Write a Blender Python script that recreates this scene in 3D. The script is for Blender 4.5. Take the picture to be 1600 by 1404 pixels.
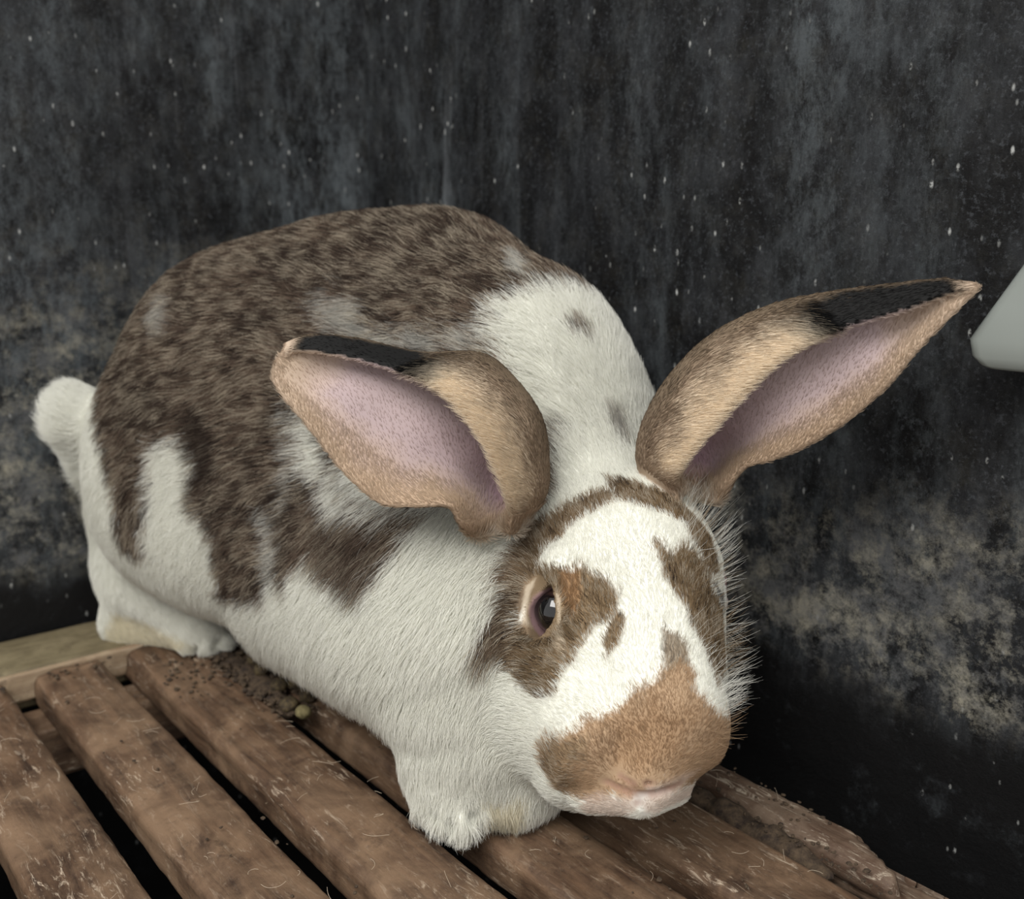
import bpy, bmesh, math, random
import numpy as np
from mathutils import Vector, Matrix
from mathutils.kdtree import KDTree
for o in list(bpy.data.objects): bpy.data.objects.remove(o)
SC=bpy.context.scene; COL=SC.collection
# ================================================================ camera, sky light, lamps, exposure
cam_d=bpy.data.cameras.new('camera'); cam=bpy.data.objects.new('camera',cam_d); COL.objects.link(cam)
cam.location=(0,0,.24); cam.rotation_euler=(math.radians(90-12),0,0)
cam_d.sensor_width=36; cam_d.sensor_fit='HORIZONTAL'; cam_d.lens=36*1571/1600
cam_d.clip_start=.01; cam_d.dof.use_dof=True; cam_d.dof.focus_distance=.385; cam_d.dof.aperture_fstop=10.5
SC.camera=cam
w=bpy.data.worlds.new('daylight'); SC.world=w; w.use_nodes=True
w.node_tree.nodes['Background'].inputs[0].default_value=(1,.99,.975,1)
w.node_tree.nodes['Background'].inputs[1].default_value=.60
def area(name,loc,target,size,power,col):
    l=bpy.data.lights.new(name,'AREA'); l.shape='RECTANGLE'; l.size,l.size_y=size; l.energy=power; l.color=col
    o=bpy.data.objects.new(name,l); COL.objects.link(o); o.location=loc
    o.rotation_euler=(Vector(target)-Vector(loc)).to_track_quat('-Z','Y').to_euler(); return o
area('opening_light',(-.38,-.30,.95),(-.02,.42,.10),(.8,.6),10.0,(1,.975,.93))
area('window_light',(.55,-.55,.55),(.05,.42,.10),(.22,.26),.9,(1,.97,.93))
SC.view_settings.view_transform='Standard'; SC.view_settings.look='None'; SC.view_settings.exposure=0.30
SC.view_settings.gamma=1; SC.view_settings.use_curve_mapping=False
# ================================================================ helpers
def tag(o,label=None,cat=None,group=None,kind=None):
    for k,v in (('label',label),('category',cat),('group',group),('kind',kind)):
        if v: o[k]=v
    return o
def mesh_obj(name,V,F,mat,parent=None,smooth=True):
    me=bpy.data.meshes.new(name); V=np.asarray(V,np.float32)
    if isinstance(F,np.ndarray):
        me.vertices.add(len(V)); me.vertices.foreach_set('co',V.ravel())
        k=F.shape[1]; me.loops.add(F.size); me.loops.foreach_set('vertex_index',F.ravel().astype(np.int32))
        me.polygons.add(len(F)); me.polygons.foreach_set('loop_start',np.arange(0,F.size,k,dtype=np.int32))
        me.update(calc_edges=True)
    else: me.from_pydata([tuple(map(float,v)) for v in V],[],F)
    me.polygons.foreach_set('use_smooth',[smooth]*len(me.polygons)); me.materials.append(mat); me.update()
    o=bpy.data.objects.new(name,me); COL.objects.link(o); o.parent=parent; return o
def empty(name,loc=(0,0,0),rz=0):
    o=bpy.data.objects.new(name,None); o.empty_display_size=.02; COL.objects.link(o); o.location=loc; o.rotation_euler=(0,0,rz); return o
class NT:
    def __init__(s,name):
        s.m=bpy.data.materials.new(name); s.m.use_nodes=True; s.t=s.m.node_tree; s.b=s.t.nodes['Principled BSDF']
    def n(s,ty,ins=None,**kw):
        o=s.t.nodes.new(ty)
        for k,v in kw.items(): setattr(o,k,v)
        for k,v in (ins or {}).items(): s.put(o,k,v)
        return o
    def put(s,o,k,v):
        if isinstance(v,tuple) and len(v)==2 and hasattr(v[0],'bl_idname'): s.t.links.new(v[0].outputs[v[1]],o.inputs[k])
        elif hasattr(v,'bl_idname'): s.t.links.new(v.outputs[0],o.inputs[k])
        else: o.inputs[k].default_value=v
    def noise(s,vec,scale,detail=6,rough=.6,dist=0):
        return s.n('ShaderNodeTexNoise',{'Vector':vec,'Scale':scale,'Detail':detail,'Roughness':rough,'Distortion':dist})
    def ramp(s,fac,pts):
        o=s.n('ShaderNodeValToRGB',{'Fac':fac}); e=o.color_ramp.elements
        while len(e)<len(pts): e.new(.5)
        for q,(p,c) in zip(e,pts):
            q.position=p; q.color=(c,c,c,1) if not isinstance(c,tuple) else c+(1,)
        return o
    def mix(s,f,a,b,mode='MIX'):
        o=s.n('ShaderNodeMix',data_type='RGBA',blend_type=mode); s.put(o,0,f)
        for k,v in ((6,a),(7,b)): s.put(o,k,v+(1,) if isinstance(v,tuple) and not hasattr(v[0],'bl_idname') and len(v)==3 else v)
        return (o,2)
    def math(s,op,a,b=0.0,clamp=False):
        o=s.n('ShaderNodeMath',operation=op,use_clamp=clamp); s.put(o,0,a); s.put(o,1,b); return o
    def scaled(s,vec,sc,rot=(0,0,0)):
        return s.n('ShaderNodeMapping',{'Vector':vec,'Scale':sc,'Rotation':rot})
    def coords(s): return (s.n('ShaderNodeTexCoord'),3)
def srgb(*c): return tuple((x/255/12.92 if x/255<.04045 else ((x/255+.055)/1.055)**2.4) for x in c)
# floor frame: d_along = along the slats (towards the viewer), d_across = across them (towards the right wall)
D_ALONG=(.62621,-.77966); D_ACROSS=(.77966,.62621); A_Z=math.atan2(D_ALONG[1],D_ALONG[0])
def fl(n,s,z=0): return (D_ACROSS[0]*n+D_ALONG[0]*s,D_ACROSS[1]*n+D_ALONG[1]*s,z)
def vnoise(P_,seed=0):
    """value noise in numpy, smooth, range 0..1"""
    P_=np.asarray(P_,float); i=np.floor(P_).astype(np.int64); f=P_-i; f=f*f*(3-2*f); out=0
    for a in (0,1):
        for b in (0,1):
            for c in (0,1):
                h=(i[...,0]+a)*374761393+(i[...,1]+b)*668265263+(i[...,2]+c)*2147483647+seed*974634777
                h=(h^(h>>13))*1274126177; h=(h^(h>>16))&0xffff
                wgt=(f[...,0] if a else 1-f[...,0])*(f[...,1] if b else 1-f[...,1])*(f[...,2] if c else 1-f[...,2])
                out=out+wgt*(h/65535.)
    return out
def fbm(P_,seed=0,o=3): return sum(vnoise(np.asarray(P_)*2**k,seed+k)*.5**k for k in range(o))/sum(.5**k for k in range(o))
# ================================================================ materials of the hutch
def wall_material(name,band,seed,smear):
    m=NT(name); c=m.coords(); base=m.scaled(c,(1,1,1)); base.inputs['Location'].default_value=(seed,seed*.7,0)
    st=m.scaled((base,0),(1,1,.22))
    # grey-blue vertical smears of worn paint
    s1=m.ramp(m.noise((st,0),15,10,.70,0),[(.44,0.),(.54,.45),(.66,1.)])
    s1b=m.ramp(m.noise((m.scaled((base,0),(1,1,.5)),0),85,10,.85,0),[(.44,0.),(.58,1.)])
    sm=m.math('MULTIPLY',(s1,0),(s1b,0))
    st2=m.scaled((base,0),(1,1,.06)); s2=m.ramp(m.noise((st2,0),46,4,.7),[(.56,0.),(.74,1.)])
    col=m.mix((m.math('MULTIPLY',(sm,0),smear),0),(m.mix((m.ramp(m.noise((m.scaled((base,0),(1,1,.6)),0),38,10,.8,0),[(.44,0.),(.62,.8)]),0),srgb(5,5,6),srgb(44,46,49))[0],2),srgb(100,107,111))
    col=m.mix((m.math('MULTIPLY',(s2,0),(m.ramp(m.noise((base,0),6,3,.5),[(.45,0.),(.7,.6)]),0)),0),col,srgb(112,116,120))
    # very fine dust grain
    col=m.mix((m.ramp(m.noise((base,0),420,3,.8),[(.54,0.),(.70,.38)]),0),col,srgb(84,88,93))
    # light crust low on the wall
    z=m.n('ShaderNodeSeparateXYZ',{0:c}); zz=m.math('ADD',(z,2),(m.math('MULTIPLY',(m.math('SUBTRACT',(m.noise((base,0),11,5,.6),0),.5),0),.10),0))
    bd=m.ramp((zz,0),band); bd.color_ramp.interpolation='EASE'
    cr=m.ramp(m.noise((base,0),48,12,.82,0),[(.45,0.),(.58,1.)])
    col=m.mix((m.math('MULTIPLY',(bd,0),(cr,0)),0),col,m.mix((m.ramp(m.noise((base,0),70,5,.7),[(.42,0.),(.66,1.)]),0),srgb(92,93,94),srgb(150,146,132)))
    # near-black band along the foot of the wall
    ft=m.ramp((zz,0),[(.030,1.),(.050,0.)])
    col=m.mix((m.math('MULTIPLY',(ft,0),(m.ramp(m.noise((base,0),60,7,.7),[(.56,1.),(.68,.35)]),0)),0),col,srgb(11,11,12))
    # flecks
    v=m.n('ShaderNodeTexVoronoi',{'Vector':(m.scaled((base,0),(1,1,.5)),0),'Scale':150.,'Randomness':1.}); 
    fk=m.math('MULTIPLY',(m.ramp((v,0),[(.06,1.),(.15,0.)]),0),(m.ramp(m.noise((base,0),12,4,.7),[(.47,0.),(.56,1.)]),0))
    fk=m.math('MULTIPLY',(fk,0),(m.ramp(m.noise((base,0),300,3,.7),[(.4,0.),(.55,1.)]),0))
    col=m.mix((fk,0),col,srgb(176,178,176))
    m.put(m.b,'Base Color',col); m.put(m.b,'Roughness',.62); m.b.inputs['Specular IOR Level'].default_value=.22
    b=m.n('ShaderNodeBump',{'Height':(m.noise((base,0),130,8,.75),0),'Strength':.55,'Distance':.0015}); m.put(m.b,'Normal',b)
    return m.m
M_WALL_L=wall_material('black_paint_left',[(.035,0.),(.060,1.),(.13,.9),(.26,.05)],3.1,.75)
M_WALL_R=wall_material('black_paint_right',[(.035,0.),(.060,1.),(.095,.75),(.15,.04)],7.7,.5)
def wood_material(name,dark,mid,light,worn,k):
    m=NT(name); oi=m.n('ShaderNodeObjectInfo'); c=m.coords()
    off=m.n('ShaderNodeVectorMath',{0:c,1:(m.n('ShaderNodeCombineXYZ',{0:(oi,'Random'),1:(oi,'Random'),2:(oi,'Random')}),0)},operation='ADD')
    g=m.scaled((off,0),(.09,1,1)); a=m.noise((g,0),170,8,.7,.4); bb=m.noise((off,0),28,6,.65,.5)
    col=m.mix((m.ramp(a,[(.34,0.),(.66,1.)]),0),dark,mid)
    col=m.mix((m.ramp(bb,[(.42,0.),(.64,.8)]),0),col,light)
    sc_=m.noise((m.scaled((off,0),(.22,1,1),(0,0,.35)),0),330,5,.8,.8)
    wn=m.math('MULTIPLY',(m.ramp(sc_,[(.55,0.),(.66,1.)]),0),(m.ramp(m.noise((off,0),17,4,.6),[(.48,.18),(.64,1.)]),0))
    col=m.mix((m.math('MULTIPLY',(wn,0),k),0),col,worn)
    col=m.mix((m.ramp(m.noise((off,0),60,6,.8),[(.30,.55),(.44,0.)]),0),col,srgb(48,34,28))
    m.put(m.b,'Base Color',col); m.put(m.b,'Roughness',(m.ramp(bb,[(.3,.45),(.7,.75)]),0)); m.b.inputs['Specular IOR Level'].default_value=.35
    h=m.mix(.5,(a,0),(m.noise((off,0),240,6,.8),0)); b=m.n('ShaderNodeBump',{'Height':h,'Strength':.7,'Distance':.0012}); m.put(m.b,'Normal',b)
    return m.m
M_SLAT=wood_material('grimy_slat_wood',srgb(60,45,36),srgb(116,91,71),srgb(142,116,92),srgb(206,188,166),1.)
M_SLAT_OLD=wood_material('weathered_slat_wood',srgb(82,62,50),srgb(118,98,82),srgb(142,124,106),srgb(204,190,170),.8)
M_RAIL=wood_material('olive_rail_wood',srgb(98,88,68),srgb(130,119,92),srgb(146,134,106),srgb(186,172,146),.4)
M_EDGE=wood_material('pale_edge_wood',srgb(134,112,90),srgb(168,148,122),srgb(184,166,140),srgb(214,200,182),.6)
def plain(name,c,rough=.8,**kw):
    m=NT(name); m.put(m.b,'Base Color',c+(1,)); m.put(m.b,'Roughness',rough)
    for k,v in kw.items(): m.b.inputs[k.replace('_',' ')].default_value=v
    return m
def mottled(name,a,b,scale,rough=.85,bump=.6):
    m=NT(name); c=m.coords(); n=m.noise(c,scale,6,.7); m.put(m.b,'Base Color',m.mix((m.ramp(n,[(.35,0.),(.65,1.)]),0),a,b)); m.put(m.b,'Roughness',rough)
    m.put(m.b,'Normal',m.n('ShaderNodeBump',{'Height':(n,0),'Strength':bump,'Distance':.001})); return m.m
M_TRAY=mottled('dark_tray',srgb(20,18,17),srgb(34,30,27),30)
M_DIRT=mottled('trodden_dirt',srgb(46,36,30),srgb(96,80,62),260,.9,.9)
M_PELLET=mottled('dropping',srgb(44,34,28),srgb(104,90,60),320,.8,.9)
M_STRAW=mottled('hay_stem',srgb(150,128,92),srgb(196,178,144),200)
M_SCREW=plain('dull_steel',srgb(150,140,128),.45,Metallic=.9).m
# ================================================================ hutch: walls, tray, slatted floor
def wall(name,mat,L,H,T,loc,rz,nx,nz,seed):
    """board standing on local x (along) and z; the face shown looks along -y; slight unevenness in the face"""
    xs=np.linspace(0,L,nx); zs=np.linspace(-.22,H,nz); X,Z=np.meshgrid(xs,zs,indexing='ij')
    Y=(fbm(np.stack([X*18,Z*9,X*0],-1),seed)-.5)*.0022+(fbm(np.stack([X*90,Z*60,X*0],-1),seed+9)-.5)*.0007
    V=np.concatenate([np.stack([X,Y,Z],-1).reshape(-1,3),np.stack([X,Y*0+T,Z],-1).reshape(-1,3)]); N=nx*nz
    i=(np.arange(nx-1)[:,None]*nz+np.arange(nz-1)[None]).ravel(); F=np.stack([i,i+nz,i+nz+1,i+1],1); B=F[:,::-1]+N
    rim=[]
    a=np.arange(nx-1)*nz; rim.append(np.stack([a,a+N,a+nz+N,a+nz],1)); a=a+nz-1; rim.append(np.stack([a,a+nz,a+nz+N,a+N],1))
    a=np.arange(nz-1); rim.append(np.stack([a,a+1,a+1+N,a+N],1)); a=a+(nx-1)*nz; rim.append(np.stack([a,a+N,a+1+N,a+1],1))
    o=mesh_obj(name,V,np.concatenate([F,B]+rim),mat,smooth=False); o.data.polygons.foreach_set('use_smooth',[k<len(F) for k in range(len(o.data.polygons))])
    o.location=loc; o.rotation_euler=(0,0,rz); return tag(o,kind='structure')
CN,CS=.383,-.640      # where the two walls meet in the floor frame
tag(wall('wall_right',M_WALL_R,1.05,.85,.018,fl(CN,CS-.018),A_Z,260,220,4),'black painted board wall with grey scuffs on the right')
tag(wall('wall_left',M_WALL_L,.957,.85,.018,fl(CN-.95,CS),A_Z+math.pi/2,230,220,8),'black painted board wall with pale crust low down on the left')
tray=mesh_obj('floor_tray',[fl(-.6,-.66,-.215),fl(.40,-.66,-.215),fl(.40,.42,-.215),fl(-.6,.42,-.215),fl(-.6,-.66,-.222),fl(.40,-.66,-.222),fl(.40,.42,-.222),fl(-.6,.42,-.222)],[(0,1,2,3),(7,6,5,4),(0,4,5,1),(1,5,6,2),(2,6,7,3),(3,7,4,0)],M_TRAY,smooth=False)
tag(tray,kind='structure')
floor=empty('floor'); tag(floor,'slatted wooden hutch floor',kind='structure')
def plank(name,mat,n0,n1,s0,s1,z1,th,seed,rough=.0009,r=.004,round_=.0,notch=None,nl=170):
    """one rounded bar, long axis along local x; cross-section ring swept with unevenness"""
    wd=n1-n0; ring=[]
    for cx,cz,a0 in ((wd/2-r,-r,0),(-wd/2+r,-r,90),(-wd/2+r,-th+r,180),(wd/2-r,-th+r,270)):
        for k in range(5):
            a=math.radians(a0+k*22.5); ring.append((cx+r*math.cos(a),cz+r*math.sin(a)))
    R_=[]                                           # denser top
    for q in range(len(ring)):
        a,b=np.array(ring[q]),np.array(ring[(q+1)%len(ring)]); L=np.linalg.norm(b-a); k=max(1,int(L/.0022))
        for j in range(k): R_.append(a+(b-a)*j/k)
    R_=np.array(R_); m=len(R_); L=s1-s0; xs=np.linspace(0,L,nl)
    if notch: xs=np.sort(np.concatenate([np.linspace(0,L,nl-120),np.linspace(notch[0]-.02,notch[0]+.03,120)]))
    X=np.repeat(xs[:,None],m,1); Yc=np.repeat(R_[None,:,0],nl,0); Zc=np.repeat(R_[None,:,1],nl,0)
    q=np.stack([X*14,Yc*120+seed*3.3,Zc*120],-1); d=(fbm(q,seed)-.5)*2*rough; q2=np.stack([X*160,Yc*500,Zc*500],-1); d=d+(fbm(q2,seed+3,2)-.5)*rough*.8
    nrm=np.stack([Yc/(wd/2),(Zc+th/2)/(th/2)],-1); nrm=nrm*np.abs(nrm)**2; nrm/=np.linalg.norm(nrm,axis=-1,keepdims=True)+1e-9
    Zc=Zc-round_*(Yc/(wd/2))**2*(Zc>-th*.6)
    if notch:
        nx0,amp=notch; edge=nx0+.012*np.sin(Yc/wd*4.0)+.006*(fbm(np.stack([Yc*300,X*0,X*0],-1),5)-.5)
        Zc=Zc-amp*(1/(1+np.exp(-(X-edge)/.0007)))*(Zc>-th*.5)*np.exp(-np.maximum(X-edge-.05,0)/.05)
    Y=Yc+nrm[...,0]*d; Z=Zc+nrm[...,1]*d
    V=np.stack([X,-Y,Z],-1).reshape(-1,3); i=np.arange(nl-1)[:,None]*m; j=np.arange(m)[None]; j2=(j+1)%m
    F=np.stack([i+j,i+m+j,i+m+j2,i+j2],-1).reshape(-1,4)
    c0=len(V); V=np.concatenate([V,[[0,0,-th/2],[L,0,-th/2]]]); Fl=[tuple(map(int,f)) for f in F]
    for k in range(m): Fl.append((k,(k+1)%m,c0)); Fl.append(((nl-1)*m+(k+1)%m,(nl-1)*m+k,c0+1))
    o=mesh_obj(name,V,Fl,mat,floor); o.location=fl((n0+n1)/2,s0,z1); o.rotation_euler=(0,0,A_Z); return o
EDGES=[(-.1405,-.1035),(-.0885,-.0515),(-.036,.001),(.0165,.0535),(.068,.105),(.1195,.157),(.1705,.2085),(.2235,.2615),(.2745,.3125)]
for k,(a,b) in enumerate(EDGES): plank('slat',M_SLAT,a,b,-.578,.30,-.0003-(k%3)*.0004,.020,20+k,.0011,.0042,.0012,nl=240)
plank('slat',M_SLAT_OLD,.3255,.3470,-.578,.30,.0006,.019,41,.0020,.005,.0016,notch=(.392,.010),nl=300)['label']='weathered outermost slat with a broken notch'
# rail at the foot of the left wall, its pale worn front edge, and the bearers under the slats
def crossbar(name,mat,s0,s1,n0,n1,z1,th,seed,rough=.0007):
    o=plank(name,mat,s0,s1,n0,n1,z1,th,seed,rough,.0025,0,nl=150)
    o.location=fl(n0,(s0+s1)/2,z1); o.rotation_euler=(0,0,A_Z+math.pi/2); return o
crossbar('rail',M_RAIL,-.636,-.584,-.30,.372,.0012,.024,61)
crossbar('rail_edging',M_EDGE,-.5838,-.5785,-.30,.372,.0016,.018,62,.0012)['label']='pale worn front edge of the rail'
crossbar('bearer',M_SLAT,-.578,-.548,-.30,.372,-.0215,.030,63)
crossbar('bearer',M_SLAT,-.13,-.10,-.30,.372,-.0215,.030,64)
import numpy as np, math
V3=lambda *a: np.array(a,float)
# ---------------------------------------------------------------- rabbit: solid shape
# (kind, region, blend, fur length m, flow direction, geometry...)
# 'e': centre, radii, turn about z (deg), tilt about y (deg);   'c': tapered limb from a (ra) to b (rb)
BACK=(-.70,.62,.10); 
PRIMS=[
 # trunk
 ('e','trunk',.030,.011,(-.6,.5,-.45),(-0.1443,0.5750,0.1356),(.089,.080,.099),-38,0),
 ('e','trunk',.030,.011,(-.62,.55,-.1),(-0.0847,0.5500,0.1599),(.083,.066,.090),-38,0),
 ('e','trunk',.030,.011,(-.62,.55,.0),(-0.0340,0.5300,0.1628),(.066,.060,.088),-38,0),
 ('e','trunk',.030,.011,(-.62,.55,.1),(0.0037,0.4800,0.1607),(.056,.054,.066),-38,0),
 ('e','trunk',.030,.012,(-.5,.45,-.5),(-0.0928,0.5200,0.0880),(.090,.062,.064),-38,0),
 ('e','chest',.030,.013,(-.35,.1,-.9),(-0.0298,0.4450,0.0852),(.060,.055,.058),-38,0),
 ('c','chest',.025,.012,(-.45,.2,-.85),(-0.0461,0.4250,0.0619),.036,(-0.1042,0.5000,0.0537),.036),
 ('c','neck',.030,.010,(-.5,.5,.2),(0.0182,0.4620,0.1269),.052,(0.0420,0.4220,0.1079),.036),
 ('c','chest',.020,.013,(-.2,.1,-.97),(-0.0110,0.4050,0.0673),.040,(-0.0027,0.3950,0.0396),.030),
 # haunch and hind leg
 ('e','haunch',.022,.010,(-.35,.15,-.9),(-0.1967,0.5650,0.1036),(.046,.046,.064),-38,0),
 ('e','haunch',.022,.010,(-.3,.1,-.95),(-0.1694,0.5450,0.0807),(.058,.040,.046),-38,25),
 ('c','rump',.018,.012,(-.4,.1,-.9),(-0.2401,0.5940,0.0986),.019,(-0.2369,0.5920,0.0423),.0165),
 ('c','hind_foot',.010,.006,(.45,-.2,-.85),(-0.2333,0.5850,0.0447),.018,(-0.2332,0.5820,0.0119),.0145),
 ('c','hind_foot',.012,.006,(.55,-.25,-.8),(-0.2212,0.5750,0.0379),.022,(-0.1872,0.5600,0.0166),.0135),
 ('c','hind_foot',.012,.005,(.75,-.5,-.4),(-0.2363,0.5830,0.0074),.0135,(-0.1783,0.5600,0.0085),.0095),
 ('c','hind_foot',.003,.005,(.8,-.5,-.3),(-0.1833,0.5620,0.0105),.0065,(-0.1697,0.5560,0.0066),.0052),
 ('c','hind_foot',.003,.005,(.8,-.5,-.3),(-0.1913,0.5600,0.0117),.0065,(-0.1791,0.5520,0.0062),.0055),
 ('c','hind_foot',.003,.005,(.8,-.5,-.3),(-0.2008,0.5580,0.0134),.0065,(-0.1914,0.5530,0.0066),.0055),
 # tail
 ('c','tail',.012,.0135,(-.6,.1,.55),(-0.2458,0.5880,0.1138),.0175,(-0.2485,0.5720,0.1373),.0170),
 # fore legs
 ('c','fore_leg',.022,.009,(-.05,-.1,-1),(-0.0232,0.3950,0.0396),.024,(-0.0238,0.3880,0.0197),.0185),
 ('c','fore_leg',.012,.0085,(0,-.2,-1),(-0.0238,0.3880,0.0212),.0185,(-0.0224,0.3800,0.0111),.014),
 ('c','fore_leg',.003,.006,(-.05,-.3,-.9),(-0.0342,0.3810,0.0164),.0075,(-0.0349,0.3760,0.0108),.0056),
 ('c','fore_leg',.003,.006,(0,-.4,-.9),(-0.0273,0.3780,0.0167),.0078,(-0.0278,0.3680,0.0106),.0058),
 ('c','fore_leg',.003,.006,(.05,-.4,-.9),(-0.0206,0.3760,0.0164),.0078,(-0.0201,0.3640,0.0088),.0056),
 ('c','fore_leg',.003,.006,(.15,-.3,-.9),(-0.0145,0.3770,0.0187),.0072,(-0.0125,0.3700,0.0122),.0054),
 ('c','fore_leg',.012,.006,(.1,-.2,-1),(0.0000,0.4050,0.0315),.022,(0.0000,0.3880,0.0122),.013),
 ('c','fore_leg',.006,.005,(.1,-.4,-.8),(-0.0040,0.3840,0.0125),.010,(-0.0013,0.3760,0.0103),.0068),
 ('c','chest',.018,.009,(-.1,-.1,-1),(0.0060,0.3940,0.0312),.022,(0.0070,0.3860,0.0173),.0115),
 # head
 ('e','head',.014,.0034,(-.15,.75,.6),(0.0465,0.4050,0.1034),(.036,.040,.038),0,0),
 ('c','head',.014,.0028,(-.1,.7,.7),(0.0519,0.3880,0.1036),.0305,(0.0556,0.3520,0.0693),.0235),
 ('c','head',.014,.0036,(-.7,.6,.2),(0.0247,0.3850,0.0828),.024,(0.0268,0.3720,0.0610),.0265),
 ('c','head',.012,.0060,(-.6,.6,.0),(0.0156,0.3780,0.0539),.022,(0.0265,0.3620,0.0386),.018),
 ('c','head',.012,.0048,(.6,.75,.3),(0.0673,0.3950,0.0956),.0170,(0.0678,0.3700,0.0687),.0145),
 ('c','head',.010,.0026,(-.6,.7,.4),(0.0346,0.3430,0.0531),.0205,(0.0411,0.3360,0.0466),.0105),
 ('c','head',.008,.0026,(.5,.8,.3),(0.0645,0.3450,0.0572),.0150,(0.0538,0.3350,0.0485),.0095),
 ('c','head',.008,.0022,(-.1,.7,.7),(0.0580,0.3430,0.0660),.0190,(0.0471,0.3300,0.0496),.0085),
 ('e','head',.008,.0050,(-.3,.8,-.3),(0.0357,0.3520,0.0358),(.020,.016,.0090),0,0),
 ('c','head',.006,.0018,(-.6,.7,.2),(0.0296,0.3380,0.0387),.0070,(0.0431,0.3295,0.0410),.0056),
 ('c','head',.006,.0018,(.6,.7,.2),(0.0597,0.3380,0.0398),.0062,(0.0495,0.3295,0.0412),.0056),
 # brow and orbit
 ('c','head',.008,.0035,(-.1,.6,.7),(0.0201,0.3760,0.1131),.0070,(0.0230,0.3660,0.0932),.0060),
]
# grooves: mouth, nostrils, toe gaps
CUTS=[
 ((0.0339,0.3275,0.0485),.0006,(0.0450,0.3205,0.0469),.0014,.0020),
 ((0.0450,0.3205,0.0469),.0014,(0.0608,0.3262,0.0483),.0006,.0020),
 ((0.0450,0.3205,0.0467),.0010,(0.0450,0.3215,0.0436),.0010,.0022),
 ((0.0429,0.3222,0.0506),.0008,(0.0382,0.3252,0.0524),.0005,.002),
 ((0.0474,0.3222,0.0511),.0008,(0.0532,0.3252,0.0529),.0005,.002),
]
TOE_GAPS=[((-0.0305,0.3750,0.0161),(-0.0308,0.3640,0.0119)),((-0.0238,0.3730,0.0167),(-0.0238,0.3620,0.0092)),((-0.0169,0.3770,0.0225),(-0.0156,0.3630,0.0120)),((-0.1849,0.5560,0.0102),(-0.1845,0.5500,0.0055)),((-0.1744,0.5550,0.0114),(-0.1729,0.5490,0.0067))]
EYE_C=(0.0185,0.3770,0.0947); EYE_R=.0098
EYE2_C=(0.0783,0.3940,0.0960)
EYE_AX=(-.62,-.76,.18); EYE2_AX=(.93,-.25,.25)
# almond opening, given in the plane across each eye's axis: (half width, half height) and lean
OPEN=[(EYE_C,EYE_AX,.0064,.0118,.15),(EYE2_C,EYE2_AX,.0052,.0098,-.15)]
# ears: rows (base to tip); each row: hem edge, valley, back bulge, upper margin
EAR_L=[
 [(-0.0141,0.3880,0.1239),(-0.0047,0.3940,0.1243),(0.0039,0.3980,0.1277),(0.0000,0.3860,0.1261)],
 [(-0.0195,0.3790,0.1313),(-0.0047,0.3960,0.1310),(0.0119,0.3940,0.1388),(0.0015,0.3790,0.1365)],
 [(-0.0241,0.3740,0.1386),(-0.0094,0.3970,0.1423),(0.0133,0.3930,0.1531),(-0.0034,0.3710,0.1512)],
 [(-0.0355,0.3720,0.1396),(-0.0178,0.3910,0.1561),(0.0107,0.3940,0.1685),(-0.0096,0.3690,0.1655)],
 [(-0.0492,0.3740,0.1401),(-0.0320,0.3860,0.1666),(0.0020,0.3960,0.1816),(-0.0196,0.3700,0.1789)],
 [(-0.0622,0.3770,0.1498),(-0.0473,0.3860,0.1758),(-0.0121,0.3950,0.1932),(-0.0315,0.3720,0.1875)],
 [(-0.0716,0.3800,0.1610),(-0.0607,0.3860,0.1825),(-0.0365,0.3940,0.1938),(-0.0482,0.3770,0.1924)],
 [(-0.0809,0.3820,0.1724),(-0.0748,0.3890,0.1859),(-0.0596,0.3900,0.1995),(-0.0642,0.3800,0.1962)],
 [(-0.0884,0.3840,0.1811),(-0.0852,0.3870,0.1891),(-0.0765,0.3880,0.2012),(-0.0786,0.3830,0.1978)],
 [(-0.0913,0.3850,0.1864),(-0.0898,0.3860,0.1913),(-0.0857,0.3870,0.1990),(-0.0864,0.3850,0.1968)],
]
EAR_R=[
 [(0.0832,0.3980,0.1356),(0.0758,0.4050,0.1349),(0.0605,0.4050,0.1404),(0.0664,0.3920,0.1393)],
 [(0.0873,0.3940,0.1431),(0.0801,0.4080,0.1424),(0.0539,0.4050,0.1485),(0.0633,0.3870,0.1466)],
 [(0.0927,0.3880,0.1513),(0.0845,0.4060,0.1537),(0.0541,0.4020,0.1644),(0.0680,0.3800,0.1585)],
 [(0.1006,0.3810,0.1560),(0.0906,0.3940,0.1656),(0.0633,0.3980,0.1841),(0.0785,0.3740,0.1746)],
 [(0.1113,0.3740,0.1630),(0.1002,0.3840,0.1771),(0.0785,0.3920,0.2013),(0.0923,0.3680,0.1923)],
 [(0.1238,0.3670,0.1741),(0.1125,0.3750,0.1883),(0.0978,0.3820,0.2129),(0.1063,0.3620,0.2040)],
 [(0.1349,0.3610,0.1874),(0.1251,0.3670,0.1995),(0.1172,0.3720,0.2185),(0.1217,0.3570,0.2104)],
 [(0.1433,0.3560,0.2014),(0.1385,0.3640,0.2084),(0.1351,0.3640,0.2216),(0.1382,0.3530,0.2160)],
 [(0.1527,0.3520,0.2143),(0.1497,0.3550,0.2168),(0.1486,0.3550,0.2239),(0.1503,0.3510,0.2210)],
 [(0.1591,0.3505,0.2217),(0.1590,0.3508,0.2221),(0.1584,0.3508,0.2230),(0.1586,0.3505,0.2225)],
]
def rotm(az,ty):
    a,b=math.radians(az),math.radians(ty)
    A=np.array([[math.cos(a),-math.sin(a),0],[math.sin(a),math.cos(a),0],[0,0,1.]])
    B=np.array([[math.cos(b),0,math.sin(b)],[0,1,0],[-math.sin(b),0,math.cos(b)]])
    return A@B
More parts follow.
